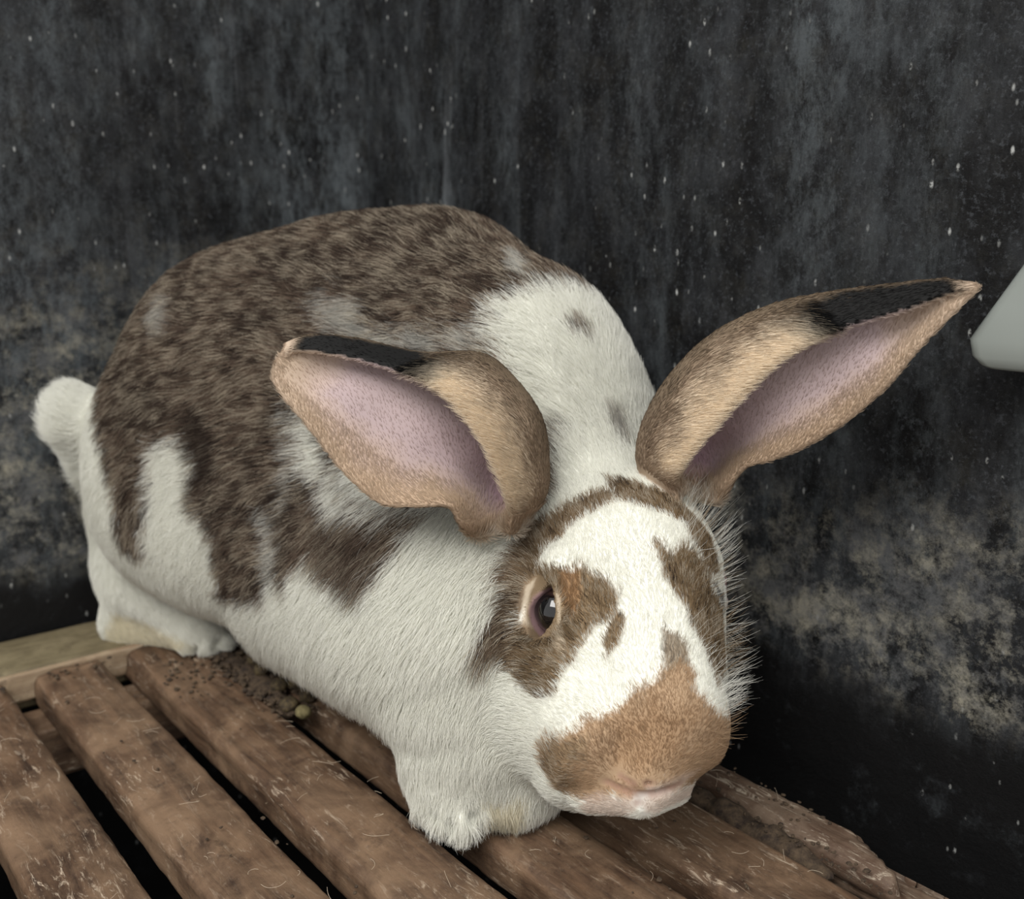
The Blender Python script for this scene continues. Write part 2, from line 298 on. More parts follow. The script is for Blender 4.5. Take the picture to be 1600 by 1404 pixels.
def d_ell(X,c,r,M):
    q=(X-np.asarray(c,X.dtype))@M.astype(X.dtype); r=np.asarray(r,X.dtype)
    k0=np.linalg.norm(q/r,axis=-1); k1=np.linalg.norm(q/(r*r),axis=-1)
    return k0*(k0-1)/np.maximum(k1,1e-9)
def d_cap(X,a,ra,b,rb):
    a=np.asarray(a,X.dtype); ba=np.asarray(b,X.dtype)-a
    h=np.clip(((X-a)@ba)/(ba@ba),0,1)
    return np.linalg.norm(X-a-h[...,None]*ba,axis=-1)-(ra+(rb-ra)*h)
def smin(a,b,k):
    h=np.maximum(k-np.abs(a-b),0)/k
    return np.minimum(a,b)-h*h*k*.25
def prim_d(p,X):
    return d_ell(X,p[5],p[6],rotm(p[7],p[8])) if p[0]=='e' else d_cap(X,p[5],p[6],p[7],p[8])
def catmull(Pn,n):
    """resample rows of control points (k,...) to n positions"""
    Pn=np.asarray(Pn,float); k=len(Pn); t=np.linspace(0,k-1,n); i=np.minimum(t.astype(int),k-2); f=t-i
    f=f.reshape((-1,)+(1,)*(Pn.ndim-1))
    E=np.concatenate([2*Pn[:1]-Pn[1:2],Pn,2*Pn[-1:]-Pn[-2:-1]]); a,b,c,d=E[i],E[i+1],E[i+2],E[i+3]
    return .5*((2*b)+(c-a)*f+(2*a-5*b+4*c-d)*f*f+(3*b-a-3*c+d)*f**3)
def ear_sheet(rows,ns=230,nt=150):
    A=catmull(np.array(rows),ns)            # ns,4,3
    B=catmull(A.transpose(1,0,2),nt).transpose(1,0,2)   # ns,nt,3
    du=np.gradient(B,axis=0); dv=np.gradient(B,axis=1); n=np.cross(du,dv); n/=np.linalg.norm(n,axis=-1,keepdims=True)+1e-12
    s,t=np.meshgrid(np.linspace(0,1,ns),np.linspace(0,1,nt),indexing='ij')
    return B,n,s,t
def build_field(h):
    lo=np.array([1e9]*3); hi=-lo
    for p in PRIMS:
        if p[0]=='e': c=np.array(p[5]); m=max(p[6]); lo=np.minimum(lo,c-m); hi=np.maximum(hi,c+m)
        else:
            for c,rr in ((p[5],p[6]),(p[7],p[8])): lo=np.minimum(lo,np.array(c)-rr); hi=np.maximum(hi,np.array(c)+rr)
    for rows in (EAR_L,EAR_R):
        A=np.array(rows).reshape(-1,3); lo=np.minimum(lo,A.min(0)-.004); hi=np.maximum(hi,A.max(0)+.004)
    lo-=.006; hi+=.006; n=np.ceil((hi-lo)/h).astype(int)+1
    D=np.full(n,.05,np.float32)
    ax=[(lo[i]+h*np.arange(n[i])).astype(np.float32) for i in range(3)]
    def box(a,b):
        i0=np.clip(np.floor((a-lo)/h).astype(int),0,n-1); i1=np.clip(np.ceil((b-lo)/h).astype(int)+1,1,n)
        sl=tuple(slice(i0[i],i1[i]) for i in range(3))
        X=np.stack(np.meshgrid(*[ax[i][sl[i]] for i in range(3)],indexing='ij'),-1)
        return sl,X
    for p in PRIMS:
        m=p[2]+.004
        if p[0]=='e': c=np.array(p[5]); rr=max(p[6]); a,b=c-rr-m,c+rr+m
        else:
            q=np.array([p[5],p[7]]); rr=max(p[6],p[8]); a,b=q.min(0)-rr-m,q.max(0)+rr+m
        sl,X=box(a,b); D[sl]=smin(D[sl],prim_d(p,X).astype(np.float32),p[2])
    # ears
    for rows in (EAR_L,EAR_R):
        B,nn,s,t=ear_sheet(rows); th=.0016+.0016*np.clip(1-s*5,0,1)
        Q=B.reshape(-1,3); th=th.reshape(-1); r=int(math.ceil(.0055/h))
        E=np.full(n,.05,np.float32).reshape(-1); b0=np.round((Q-lo)/h).astype(int)
        off=np.arange(-r,r+1)
        for dx in off:
            for dy in off:
                for dz in off:
                    if dx*dx+dy*dy+dz*dz>(r+.5)**2: continue
                    ii=b0+[dx,dy,dz]; ok=((ii>=0)&(ii<n)).all(1); ii=ii[ok]
                    dd=(np.linalg.norm(lo+ii*h-Q[ok],axis=1)-th[ok]).astype(np.float32)
                    fi=(ii[:,0]*n[1]+ii[:,1])*n[2]+ii[:,2]
                    o=np.argsort(-dd); E[fi[o]]=np.minimum(E[fi[o]],dd[o])
        E=E.reshape(n); m=E<.04; k=.004
        D[m]=smin(D[m],E[m],k)
    for a,ra,b,rb,k in CUTS:
        q=np.array([a,b]); sl,X=box(q.min(0)-.008,q.max(0)+.008)
        D[sl]=-smin(-D[sl],d_cap(X,a,ra,b,rb).astype(np.float32),k)
    for a,b in TOE_GAPS:
        q=np.array([a,b]); sl,X=box(q.min(0)-.008,q.max(0)+.008)
        D[sl]=-smin(-D[sl],d_cap(X,a,.0020,b,.0026).astype(np.float32),.003)
    for c,axd,hw,hh,lean in OPEN:
        c=np.array(c,np.float32); a=np.array(axd)/np.linalg.norm(axd); u=np.cross(V3(0,0,1),a); u/=np.linalg.norm(u); v=np.cross(a,u)
        sl,X=box(c-.02,c+.02); q=X-c; d=np.linalg.norm(q,axis=-1)
        D[sl]=smin(D[sl],(d-EYE_R*1.10).astype(np.float32),.005)
        x=q@u; y=q@v; z=q@a; x=x-lean*y; t=np.clip(np.abs(y)/hh,0,1.2)
        wdt=hw*(1-t**1.7); prism=np.maximum((np.abs(x)-wdt)*.8,-z+.001)
        # thin raised lid edge, then the opening
        lid=np.maximum(np.abs(prism)-.0011,np.abs(d-EYE_R*1.10)-.0010)
        D[sl]=smin(D[sl],lid.astype(np.float32),.0014); D[sl]=-smin(-D[sl],prism.astype(np.float32),.0006)
    # flat on the slats
    D=np.maximum(D,(.0005-ax[2])[None,None,:])
    return D,lo,h
def surface_nets(D,lo,h):
    S=D<0; n=np.array(D.shape)
    c=np.zeros(n-1,np.int8)
    for i in (0,1):
        for j in (0,1):
            for k in (0,1): c+=S[i:n[0]-1+i,j:n[1]-1+j,k:n[2]-1+k]
    act=(c>0)&(c<8); cells=np.argwhere(act); idx=np.full(n-1,-1,np.int32); idx[act]=np.arange(len(cells))
    acc=np.zeros((len(cells),3)); cnt=np.zeros(len(cells))
    cor=[(i,j,k) for i in (0,1) for j in (0,1) for k in (0,1)]
    val={q:D[cells[:,0]+q[0],cells[:,1]+q[1],cells[:,2]+q[2]] for q in cor}
    for a in cor:
        for ax_ in range(3):
            if a[ax_]: continue
            b=list(a); b[ax_]=1; b=tuple(b); va,vb=val[a],val[b]; m=(va<0)!=(vb<0)
            t=va[m]/(va[m]-vb[m]); acc[m]+=np.array(a); acc[m,ax_]+=t; cnt[m]+=1
    V=lo+h*(cells+acc/cnt[:,None])
    F=[]
    for ax_ in range(3):
        A=[slice(1,-1)]*3; A[ax_]=slice(0,-1); B=[slice(1,-1)]*3; B[ax_]=slice(1,None)
        m=S[tuple(A)]!=S[tuple(B)]; e=np.argwhere(m); e+=np.array([0 if q==ax_ else 1 for q in range(3)])
        u,v=(ax_+1)%3,(ax_+2)%3
        def g(du,dv):
            q=e.copy(); q[:,u]+=du; q[:,v]+=dv; return idx[q[:,0],q[:,1],q[:,2]]
        f=np.stack([g(-1,-1),g(0,-1),g(0,0),g(-1,0)],1)
        ins=S[e[:,0],e[:,1],e[:,2]]; f[~ins]=f[~ins][:,::-1]; F.append(f)
    F=np.concatenate(F); F=F[(F>=0).all(1)]
    return V,F
def relax(V,F,it):
    e=np.concatenate([F[:,[0,1]],F[:,[1,2]],F[:,[2,3]],F[:,[3,0]]]); n=len(V)
    for lam in [.5,-.52]*it:
        s=np.zeros_like(V); c=np.bincount(e.ravel(),minlength=n)[:,None]
        for k in range(3): s[:,k]=np.bincount(e[:,0],V[e[:,1],k],n)+np.bincount(e[:,1],V[e[:,0],k],n)
        V=V+lam*(s/np.maximum(c,1)-V)
    return V
def vnormals(V,F):
    n=np.cross(V[F[:,2]]-V[F[:,0]],V[F[:,3]]-V[F[:,1]]); N=np.zeros_like(V)
    for k in range(4):
        for j in range(3): N[:,j]+=np.bincount(F[:,k],n[:,j],len(V))
    return N/(np.linalg.norm(N,axis=1,keepdims=True)+1e-12)
PATCHES=[
 ('agouti',1,0.004,0.004,[(-0.1122,0.4855,0.1693),(-0.0851,0.4669,0.1414),(-0.0550,0.4184,0.1291),(-0.0268,0.4079,0.1305),(-0.0371,0.4006,0.1201),(-0.0475,0.3958,0.1078),(-0.0568,0.3939,0.0960),(-0.0771,0.4111,0.0946),(-0.0870,0.4276,0.0972),(-0.0950,0.4365,0.0927),(-0.1001,0.4364,0.0805),(-0.1078,0.4478,0.0842),(-0.1134,0.4498,0.0708),(-0.1468,0.4856,0.0591),(-0.1504,0.4852,0.1048),(-0.1254,0.4852,0.1535)]),
 ('white',1,0.004,0.004,[(-0.1493,0.4885,0.0580),(-0.1134,0.4498,0.0708),(-0.1079,0.4488,0.0861),(-0.1001,0.4364,0.0805),(-0.0951,0.4376,0.0939),(-0.0873,0.4297,0.0989),(-0.0772,0.4124,0.0965),(-0.0583,0.3947,0.0957),(-0.0497,0.3966,0.1076),(-0.0386,0.4027,0.1223),(-0.0282,0.4081,0.1305),(-0.0106,0.3992,0.1206),(0.0000,0.3961,0.1160),(0.0148,0.3697,0.1114),(0.0160,0.3759,-0.0026),(-0.0421,0.3706,-0.0050),(-0.0877,0.4237,0.0250),(-0.1379,0.4820,0.0275),(-0.1887,0.5494,0.0294),(-0.1953,0.5103,0.0739),(-0.1762,0.4992,0.0768)]),
 ('white',1,0.005,0.005,[(-0.0070,0.4445,0.2093),(0.0099,0.4501,0.2159),(0.0245,0.4587,0.2169),(0.0495,0.4758,0.2101),(0.0723,0.4731,0.1893),(0.0812,0.4652,0.1571),(0.0515,0.3922,0.1414),(0.0133,0.4080,0.1429),(0.0041,0.4223,0.1730),(-0.0049,0.4303,0.1884),(-0.0097,0.4375,0.1987)]),
 ('white',0.9,0.004,0.005,[(-0.1021,0.4803,0.1607),(-0.0954,0.4763,0.1551),(-0.0807,0.4577,0.1341),(-0.0547,0.4156,0.1270),(-0.0431,0.4089,0.1275),(-0.0543,0.4116,0.1239),(-0.0672,0.4254,0.1244),(-0.0777,0.4369,0.1212),(-0.0868,0.4568,0.1282),(-0.0972,0.4646,0.1294),(-0.1020,0.4724,0.1402)]),
 ('dark',0.4,0.006,0.006,[(-0.0875,0.4409,0.1111),(-0.0668,0.4223,0.1223),(-0.0430,0.4079,0.1264),(-0.0504,0.3984,0.1097),(-0.0569,0.3952,0.0983),(-0.0738,0.4089,0.0977)]),
 ('white',0.5,0.003,0.003,[(-0.1081,0.4812,0.1574),(-0.1048,0.4802,0.1576),(-0.1017,0.4601,0.1181),(-0.1054,0.4594,0.1120)]),
 ('white',1,0.004,0.004,[(-0.1848,0.5055,0.1332),(-0.1736,0.4997,0.1394),(-0.1642,0.4956,0.1386),(-0.1584,0.4920,0.1279),(-0.1631,0.4924,0.1062),(-0.1506,0.4850,0.0999),(-0.1475,0.4830,0.0787),(-0.1480,0.4887,0.0544),(-0.1703,0.4991,0.0646),(-0.1852,0.5050,0.0714),(-0.1953,0.5089,0.0807),(-0.1871,0.5051,0.1096)]),
 ('white',1,0.004,0.004,[(-0.2778,0.5726,0.1714),(-0.2276,0.5555,0.1663),(-0.2161,0.5231,0.1295),(-0.2111,0.5174,0.1099),(-0.2104,0.5195,0.0774),(-0.1934,0.5094,0.0727),(-0.1689,0.5029,0.0544),(-0.1310,0.4808,0.0280),(-0.2635,0.5667,-0.0223),(-0.2694,0.5785,0.0945),(-0.2806,0.5616,0.1288)]),
 ('white',0.45,0.007,0.006,[(-0.0943,0.4896,0.2061),(-0.0863,0.4891,0.2123),(-0.0730,0.4812,0.2067),(-0.0630,0.4726,0.1954),(-0.0470,0.4622,0.1964),(-0.0284,0.4465,0.1964),(-0.0097,0.4375,0.1987),(-0.0069,0.4314,0.1897),(-0.0282,0.4429,0.1903),(-0.0596,0.4680,0.1884),(-0.0790,0.4779,0.1919)]),
 ('white',0.5,0.003,0.002,[(0.0000,0.4822,0.2306),(0.0046,0.4892,0.2310),(0.0102,0.4636,0.2238),(0.0086,0.4554,0.2199),(0.0029,0.4597,0.2225)]),
 ('white',0.5,0.003,0.003,[(-0.1184,0.4670,0.1131),(-0.1125,0.4641,0.1138),(-0.1088,0.4552,0.0975),(-0.1081,0.4448,0.0758),(-0.1134,0.4505,0.0738),(-0.1153,0.4586,0.0933)]),
 ('white',0.35,0.004,0.004,[(-0.1852,0.5393,0.2094),(-0.1748,0.5277,0.2068),(-0.1753,0.5158,0.1913),(-0.1843,0.5235,0.1939)]),
 ('dark',0.7,0.004,0.004,[(-0.1601,0.4963,0.1548),(-0.1495,0.4929,0.1554),(-0.1425,0.4868,0.1372),(-0.1442,0.4832,0.1185),(-0.1574,0.4911,0.1231)]),
 ('agouti',0.8,0.002,0.002,[(0.0238,0.4405,0.2012),(0.0296,0.4452,0.2028),(0.0384,0.4478,0.1972),(0.0361,0.4426,0.1940),(0.0279,0.4393,0.1969)]),
 ('agouti',0.75,0.003,0.004,[(0.0135,0.4167,0.1597),(0.0238,0.4180,0.1606),(0.0215,0.4133,0.1527),(0.0181,0.4081,0.1443),(0.0139,0.4106,0.1478)]),
 ('agouti',0.6,0.003,0.003,[(0.0429,0.4283,0.1642),(0.0497,0.4315,0.1603),(0.0509,0.4232,0.1506),(0.0461,0.4222,0.1536)]),
 ('agouti',1,0.0022,0.0018,[(0.0395,0.3913,0.1406),(0.0398,0.3823,0.1371),(0.0283,0.3821,0.1314),(0.0195,0.3820,0.1233),(0.0123,0.3863,0.1156),(0.0104,0.3799,0.1094),(0.0084,0.3784,0.1051),(0.0050,0.3736,0.0976),(0.0030,0.3695,0.0896),(-0.0040,0.3680,0.0826),(-0.0085,0.3674,0.0780),(-0.0145,0.3673,0.0781),(-0.0118,0.3711,0.0890),(-0.0053,0.3764,0.0966),(-0.0021,0.3830,0.1035),(-0.0042,0.3904,0.1105),(0.0021,0.3959,0.1161),(0.0069,0.3985,0.1224),(0.0177,0.3936,0.1292),(0.0289,0.3919,0.1369)]),
 ('agouti',1,0.0018,0.0014,[(0.0397,0.3990,0.1429),(0.0539,0.3931,0.1411),(0.0686,0.3902,0.1345),(0.0739,0.3857,0.1286),(0.0798,0.3853,0.1205),(0.0813,0.3774,0.1087),(0.0760,0.3689,0.1104),(0.0701,0.3717,0.1236),(0.0674,0.3773,0.1302),(0.0543,0.3776,0.1356),(0.0404,0.3835,0.1378)]),
 ('agouti',1,0.002,0.0018,[(0.0092,0.3822,0.1086),(0.0189,0.3686,0.1149),(0.0265,0.3671,0.1143),(0.0337,0.3625,0.1131),(0.0400,0.3565,0.1084),(0.0384,0.3542,0.1030),(0.0313,0.3554,0.0949),(0.0270,0.3549,0.0884),(0.0239,0.3537,0.0833),(0.0191,0.3532,0.0788),(0.0163,0.3485,0.0707),(0.0111,0.3521,0.0700),(0.0054,0.3570,0.0703),(0.0010,0.3638,0.0751),(-0.0040,0.3676,0.0806),(-0.0035,0.3705,0.0882),(0.0020,0.3698,0.0895),(0.0038,0.3724,0.0946),(0.0066,0.3801,0.1046)]),
 ('rufous',0.8,0.002,0.001,[(0.0192,0.3680,0.1138),(0.0257,0.3669,0.1137),(0.0263,0.3628,0.1061),(0.0242,0.3594,0.0984),(0.0204,0.3607,0.0992),(0.0186,0.3653,0.1078)]),
 ('cream',0.55,0.0015,0.0005,[(0.0092,0.3801,0.1072),(0.0071,0.3762,0.1025),(0.0060,0.3725,0.0946),(0.0080,0.3716,0.0896),(0.0040,0.3704,0.0914),(0.0035,0.3739,0.0967),(0.0051,0.3804,0.1037)]),
 ('cream',0.6,0.0015,0.0005,[(0.0163,0.3680,0.1107),(0.0183,0.3635,0.1033),(0.0190,0.3594,0.0945),(0.0204,0.3574,0.0876),(0.0189,0.3560,0.0830),(0.0161,0.3593,0.0868),(0.0173,0.3607,0.0953),(0.0169,0.3648,0.1041)]),
 ('agouti',1,0.0015,0.0012,[(0.0393,0.3536,0.1030),(0.0428,0.3505,0.1014),(0.0398,0.3468,0.0934),(0.0350,0.3475,0.0875),(0.0336,0.3513,0.0915),(0.0358,0.3524,0.0966)]),
 ('agouti',1,0.002,0.0015,[(0.0545,0.3666,0.1273),(0.0604,0.3645,0.1223),(0.0675,0.3693,0.1236),(0.0752,0.3706,0.1147),(0.0763,0.3671,0.1069),(0.0824,0.3725,0.0932),(0.0836,0.3664,0.0840),(0.0815,0.3592,0.0756),(0.0749,0.3394,0.0787),(0.0735,0.3453,0.0852),(0.0691,0.3480,0.0941),(0.0635,0.3532,0.1054),(0.0576,0.3587,0.1154),(0.0541,0.3626,0.1220)]),
 ('dark',0.8,0.0015,0.0012,[(0.0762,0.3683,0.1088),(0.0832,0.3773,0.0994),(0.0868,0.3761,0.0918),(0.0851,0.3753,0.0913),(0.0803,0.3710,0.1004)]),
 ('agouti',0.85,0.002,0.0015,[(0.0552,0.3456,0.0989),(0.0593,0.3461,0.0987),(0.0637,0.3437,0.0937),(0.0645,0.3378,0.0874),(0.0589,0.3301,0.0823),(0.0522,0.3311,0.0831),(0.0550,0.3355,0.0874),(0.0542,0.3407,0.0927)]),
 ('tan',1,0.0028,0.002,[(0.0600,0.3384,0.0896),(0.0645,0.3378,0.0874),(0.0670,0.3308,0.0796),(0.0746,0.3329,0.0716),(0.0830,0.3380,0.0635),(0.0799,0.3373,0.0510),(0.0702,0.3341,0.0447),(0.0584,0.3264,0.0456),(0.0520,0.3227,0.0498),(0.0464,0.3224,0.0470),(0.0376,0.3243,0.0439),(0.0281,0.3306,0.0390),(0.0184,0.3398,0.0377),(0.0128,0.3461,0.0427),(0.0111,0.3471,0.0495),(0.0179,0.3352,0.0629),(0.0278,0.3325,0.0698),(0.0378,0.3324,0.0731),(0.0428,0.3338,0.0796),(0.0505,0.3318,0.0833),(0.0540,0.3353,0.0873)]),
 ('agouti',0.75,0.004,0.003,[(0.0120,0.3450,0.0520),(0.0196,0.3330,0.0635),(0.0261,0.3276,0.0640),(0.0229,0.3284,0.0535),(0.0260,0.3315,0.0428),(0.0190,0.3391,0.0375),(0.0126,0.3467,0.0418)]),
 ('rufous',0.45,0.01,0.003,[(0.0365,0.3294,0.0679),(0.0498,0.3289,0.0780),(0.0630,0.3264,0.0744),(0.0587,0.3245,0.0607),(0.0451,0.3222,0.0534),(0.0365,0.3273,0.0566)]),
 ('pale',0.6,0.003,0.001,[(0.0473,0.3215,0.0505),(0.0531,0.3228,0.0508),(0.0603,0.3258,0.0525),(0.0655,0.3290,0.0519),(0.0597,0.3274,0.0450),(0.0498,0.3221,0.0447)]),
 ('pale',0.75,0.003,0.001,[(0.0268,0.3312,0.0402),(0.0344,0.3265,0.0446),(0.0449,0.3224,0.0450),(0.0446,0.3227,0.0398),(0.0371,0.3285,0.0342),(0.0271,0.3345,0.0319)]),
 ('pale',0.75,0.003,0.001,[(0.0458,0.3222,0.0446),(0.0545,0.3236,0.0463),(0.0670,0.3354,0.0423),(0.0659,0.3347,0.0371),(0.0551,0.3259,0.0394),(0.0464,0.3226,0.0399)]),
 ('agouti',0.9,0.002,0.0015,[(0.0134,0.4104,0.1473),(0.0182,0.4090,0.1457),(0.0204,0.4033,0.1394),(0.0152,0.3990,0.1315),(0.0079,0.3996,0.1254),(0.0109,0.4037,0.1344)]),
 ('stain',0.55,0.006,0.003,[(-0.2399,0.5655,0.0232),(-0.2133,0.5541,0.0197),(-0.1894,0.5473,0.0086),(-0.2140,0.5612,-0.0074),(-0.2480,0.5713,0.0005)]),
 ('stain',0.5,0.004,0.002,[(-0.0115,0.3657,0.0225),(0.0052,0.3679,0.0184),(0.0039,0.3708,0.0051),(-0.0091,0.3694,0.0059)]),
]
# ================================================================ rabbit: mesh, coat colours, fur
RNG=np.random.default_rng(11)
COLORS={k:np.array(srgb(*c)) for k,c in dict(white=(240,240,232),stain=(214,200,160),cream=(222,208,186),pale=(205,186,172),
  tan=(176,150,122),rufous=(158,124,90),facebrown=(138,118,92),brown=(122,106,93),dark=(58,50,46),black=(26,26,26),eartan=(182,159,136),earbrown=(108,94,78),
  earpale=(192,172,152),earpink=(178,160,161),earmauve=(148,120,132)).items()}
def in_poly(p,q):
    """signed distance (inside positive) from 2D points p to polygon q"""
    d=np.full(len(p),1e9); s=np.zeros(len(p),bool); m=len(q)
    for i in range(m):
        a,b=q[i],q[(i+1)%m]; e=b-a; w_=p-a; t=np.clip((w_@e)/(e@e+1e-18),0,1)
        d=np.minimum(d,((w_-t[:,None]*e)**2).sum(1))
        c=((a[1]<=p[:,1])!=(b[1]<=p[:,1]))
        with np.errstate(all='ignore'): x=a[0]+(p[:,1]-a[1])*(b[0]-a[0])/(b[1]-a[1])
        s^=c&(p[:,0]<x)
    return np.where(s,1,-1)*np.sqrt(d)
def coat(V,N,base,jit=0.):
    """base colour weights -> patches painted over, in the animal's own space. returns dict of weights, last painted on top"""
    W={k:np.zeros(len(V)) for k in ('white','agouti','tan','rufous','dark','cream','pale','stain')}
    W['agouti']=base.copy(); W['white']=1-base
    nz=(fbm(V*220,3)-.5)*2
    for col,st,so,ji,pl in PATCHES:
        Q=np.array(pl); c=Q.mean(0); nn=np.zeros(3)
        for i in range(len(Q)): nn+=np.cross(Q[i]-c,Q[(i+1)%len(Q)]-c)
        nn/=np.linalg.norm(nn)+1e-12
        if nn@V3(0,-1,.2)<0: nn=-nn
        u=np.cross(nn,V3(0,0,1)); u/=np.linalg.norm(u); v=np.cross(nn,u)
        lim=max(.02,1.3*np.abs((Q-c)@nn).max()); rr=np.linalg.norm(Q-c,axis=1).max()+.01
        m=np.nonzero((((V-c)**2).sum(1)<rr*rr)&(np.abs((V-c)@nn)<lim)&(N@nn>-.35))[0]
        if not len(m): continue
        q2=np.stack([(Q-c)@u,(Q-c)@v],1); p=np.stack([(V[m]-c)@u,(V[m]-c)@v],1)
        d=in_poly(p,q2)+nz[m]*ji*1.2+(RNG.normal(0,.55,len(m))*jit*ji if jit else 0)
        a=st*np.clip(.5+d/(so*.6),0,1)
        for k in W: W[k][m]*=1-a
        W[col][m]+=a
    return W
D_,lo_,h_=build_field(.00135)
BV,BF=surface_nets(D_,lo_,h_); BV=relax(BV,BF,3); BN=vnormals(BV,BF); NV=len(BV)
# nearest shape part for every vertex
regs=sorted({p[1] for p in PRIMS}); WR=np.zeros((NV,len(regs))); FLOW=np.zeros((NV,3)); LEN=np.zeros(NV); TW=np.zeros(NV)
dm=np.stack([prim_d(p,BV.astype(np.float32)) for p in PRIMS],1); dm-=dm.min(1,keepdims=True); ww=np.exp(-dm/.006)
for i,p in enumerate(PRIMS):
    WR[:,regs.index(p[1])]+=ww[:,i]; FLOW+=ww[:,i:i+1]*np.array(p[4]); LEN+=ww[:,i]*p[3]; TW+=ww[:,i]
WR/=TW[:,None]; FLOW/=TW[:,None]; LEN/=TW
reg=lambda k: WR[:,regs.index(k)]
base=np.clip((reg('trunk')+reg('haunch')-.5)*5+.5,0,1)*(BV[:,2]>.03)
# ears: which vertices, and where on the sheet
EAR=np.zeros(NV,bool); ES=np.zeros(NV); ET=np.zeros(NV); EIN=np.zeros(NV); EW=np.zeros(NV)
for rows in (EAR_L,EAR_R):
    B,nn,s,t=ear_sheet(rows,120,90); Q=B.reshape(-1,3); kd=KDTree(len(Q))
    for i,q in enumerate(Q): kd.insert(q,i)
    kd.balance(); du=np.gradient(B,axis=0).reshape(-1,3); dv=np.gradient(B,axis=1).reshape(-1,3); nf=nn.reshape(-1,3)
    if nn[60,30]@V3(0,-1,0)<0: nf=-nf
    du/=np.linalg.norm(du,axis=1,keepdims=True)+1e-9; dv/=np.linalg.norm(dv,axis=1,keepdims=True)+1e-9
    lo2=Q.min(0)-.004; hi2=Q.max(0)+.004; cand=np.nonzero(((BV>lo2)&(BV<hi2)).all(1))[0]; sf,tf=s.reshape(-1),t.reshape(-1)
    for v in cand:
        co,i,d=kd.find(BV[v])
        lim=.0016+.0016*max(0,1-sf[i]*5)
        if d<lim+.0014:
            EAR[v]=True; ES[v]=sf[i]; ET[v]=tf[i]; EIN[v]=float(np.dot(BN[v],nf[i])); EW[v]=1-max(0,(d-lim-.0004)/.001)
            inner=EIN[v]>0
            FLOW[v]=du[i]*(.9 if inner else 1)+(dv[i]*(-.75 if tf[i]>.5 else .55) if inner else 0)
            LEN[v]=.0026 if not inner else .0020
            if inner and tf[i]>.62 and sf[i]<.62: LEN[v]=.0058
            if tf[i]>.74 and .08<sf[i]<.62:
                k=min(1,(tf[i]-.74)/.2); LEN[v]=.0026+.0032*k; FLOW[v]=du[i]*(1-.35*k)+(dv[i] if not inner else -dv[i])*.9*k
            if sf[i]<.06: LEN[v]=.0055
ll=np.linalg.norm(BV-np.array(EYE_C),axis=1); ll2=np.linalg.norm(BV-np.array(EYE2_C),axis=1); le=np.minimum(ll,ll2)
near=np.clip((.019-le)/.005,0,1)[:,None]; away=np.where((ll<ll2)[:,None],BV-np.array(EYE_C),BV-np.array(EYE2_C)); away-=(away*BN).sum(1,keepdims=True)*BN; FLOW=FLOW*(1-near)+near*away/(np.linalg.norm(away,axis=1,keepdims=True)+1e-9)
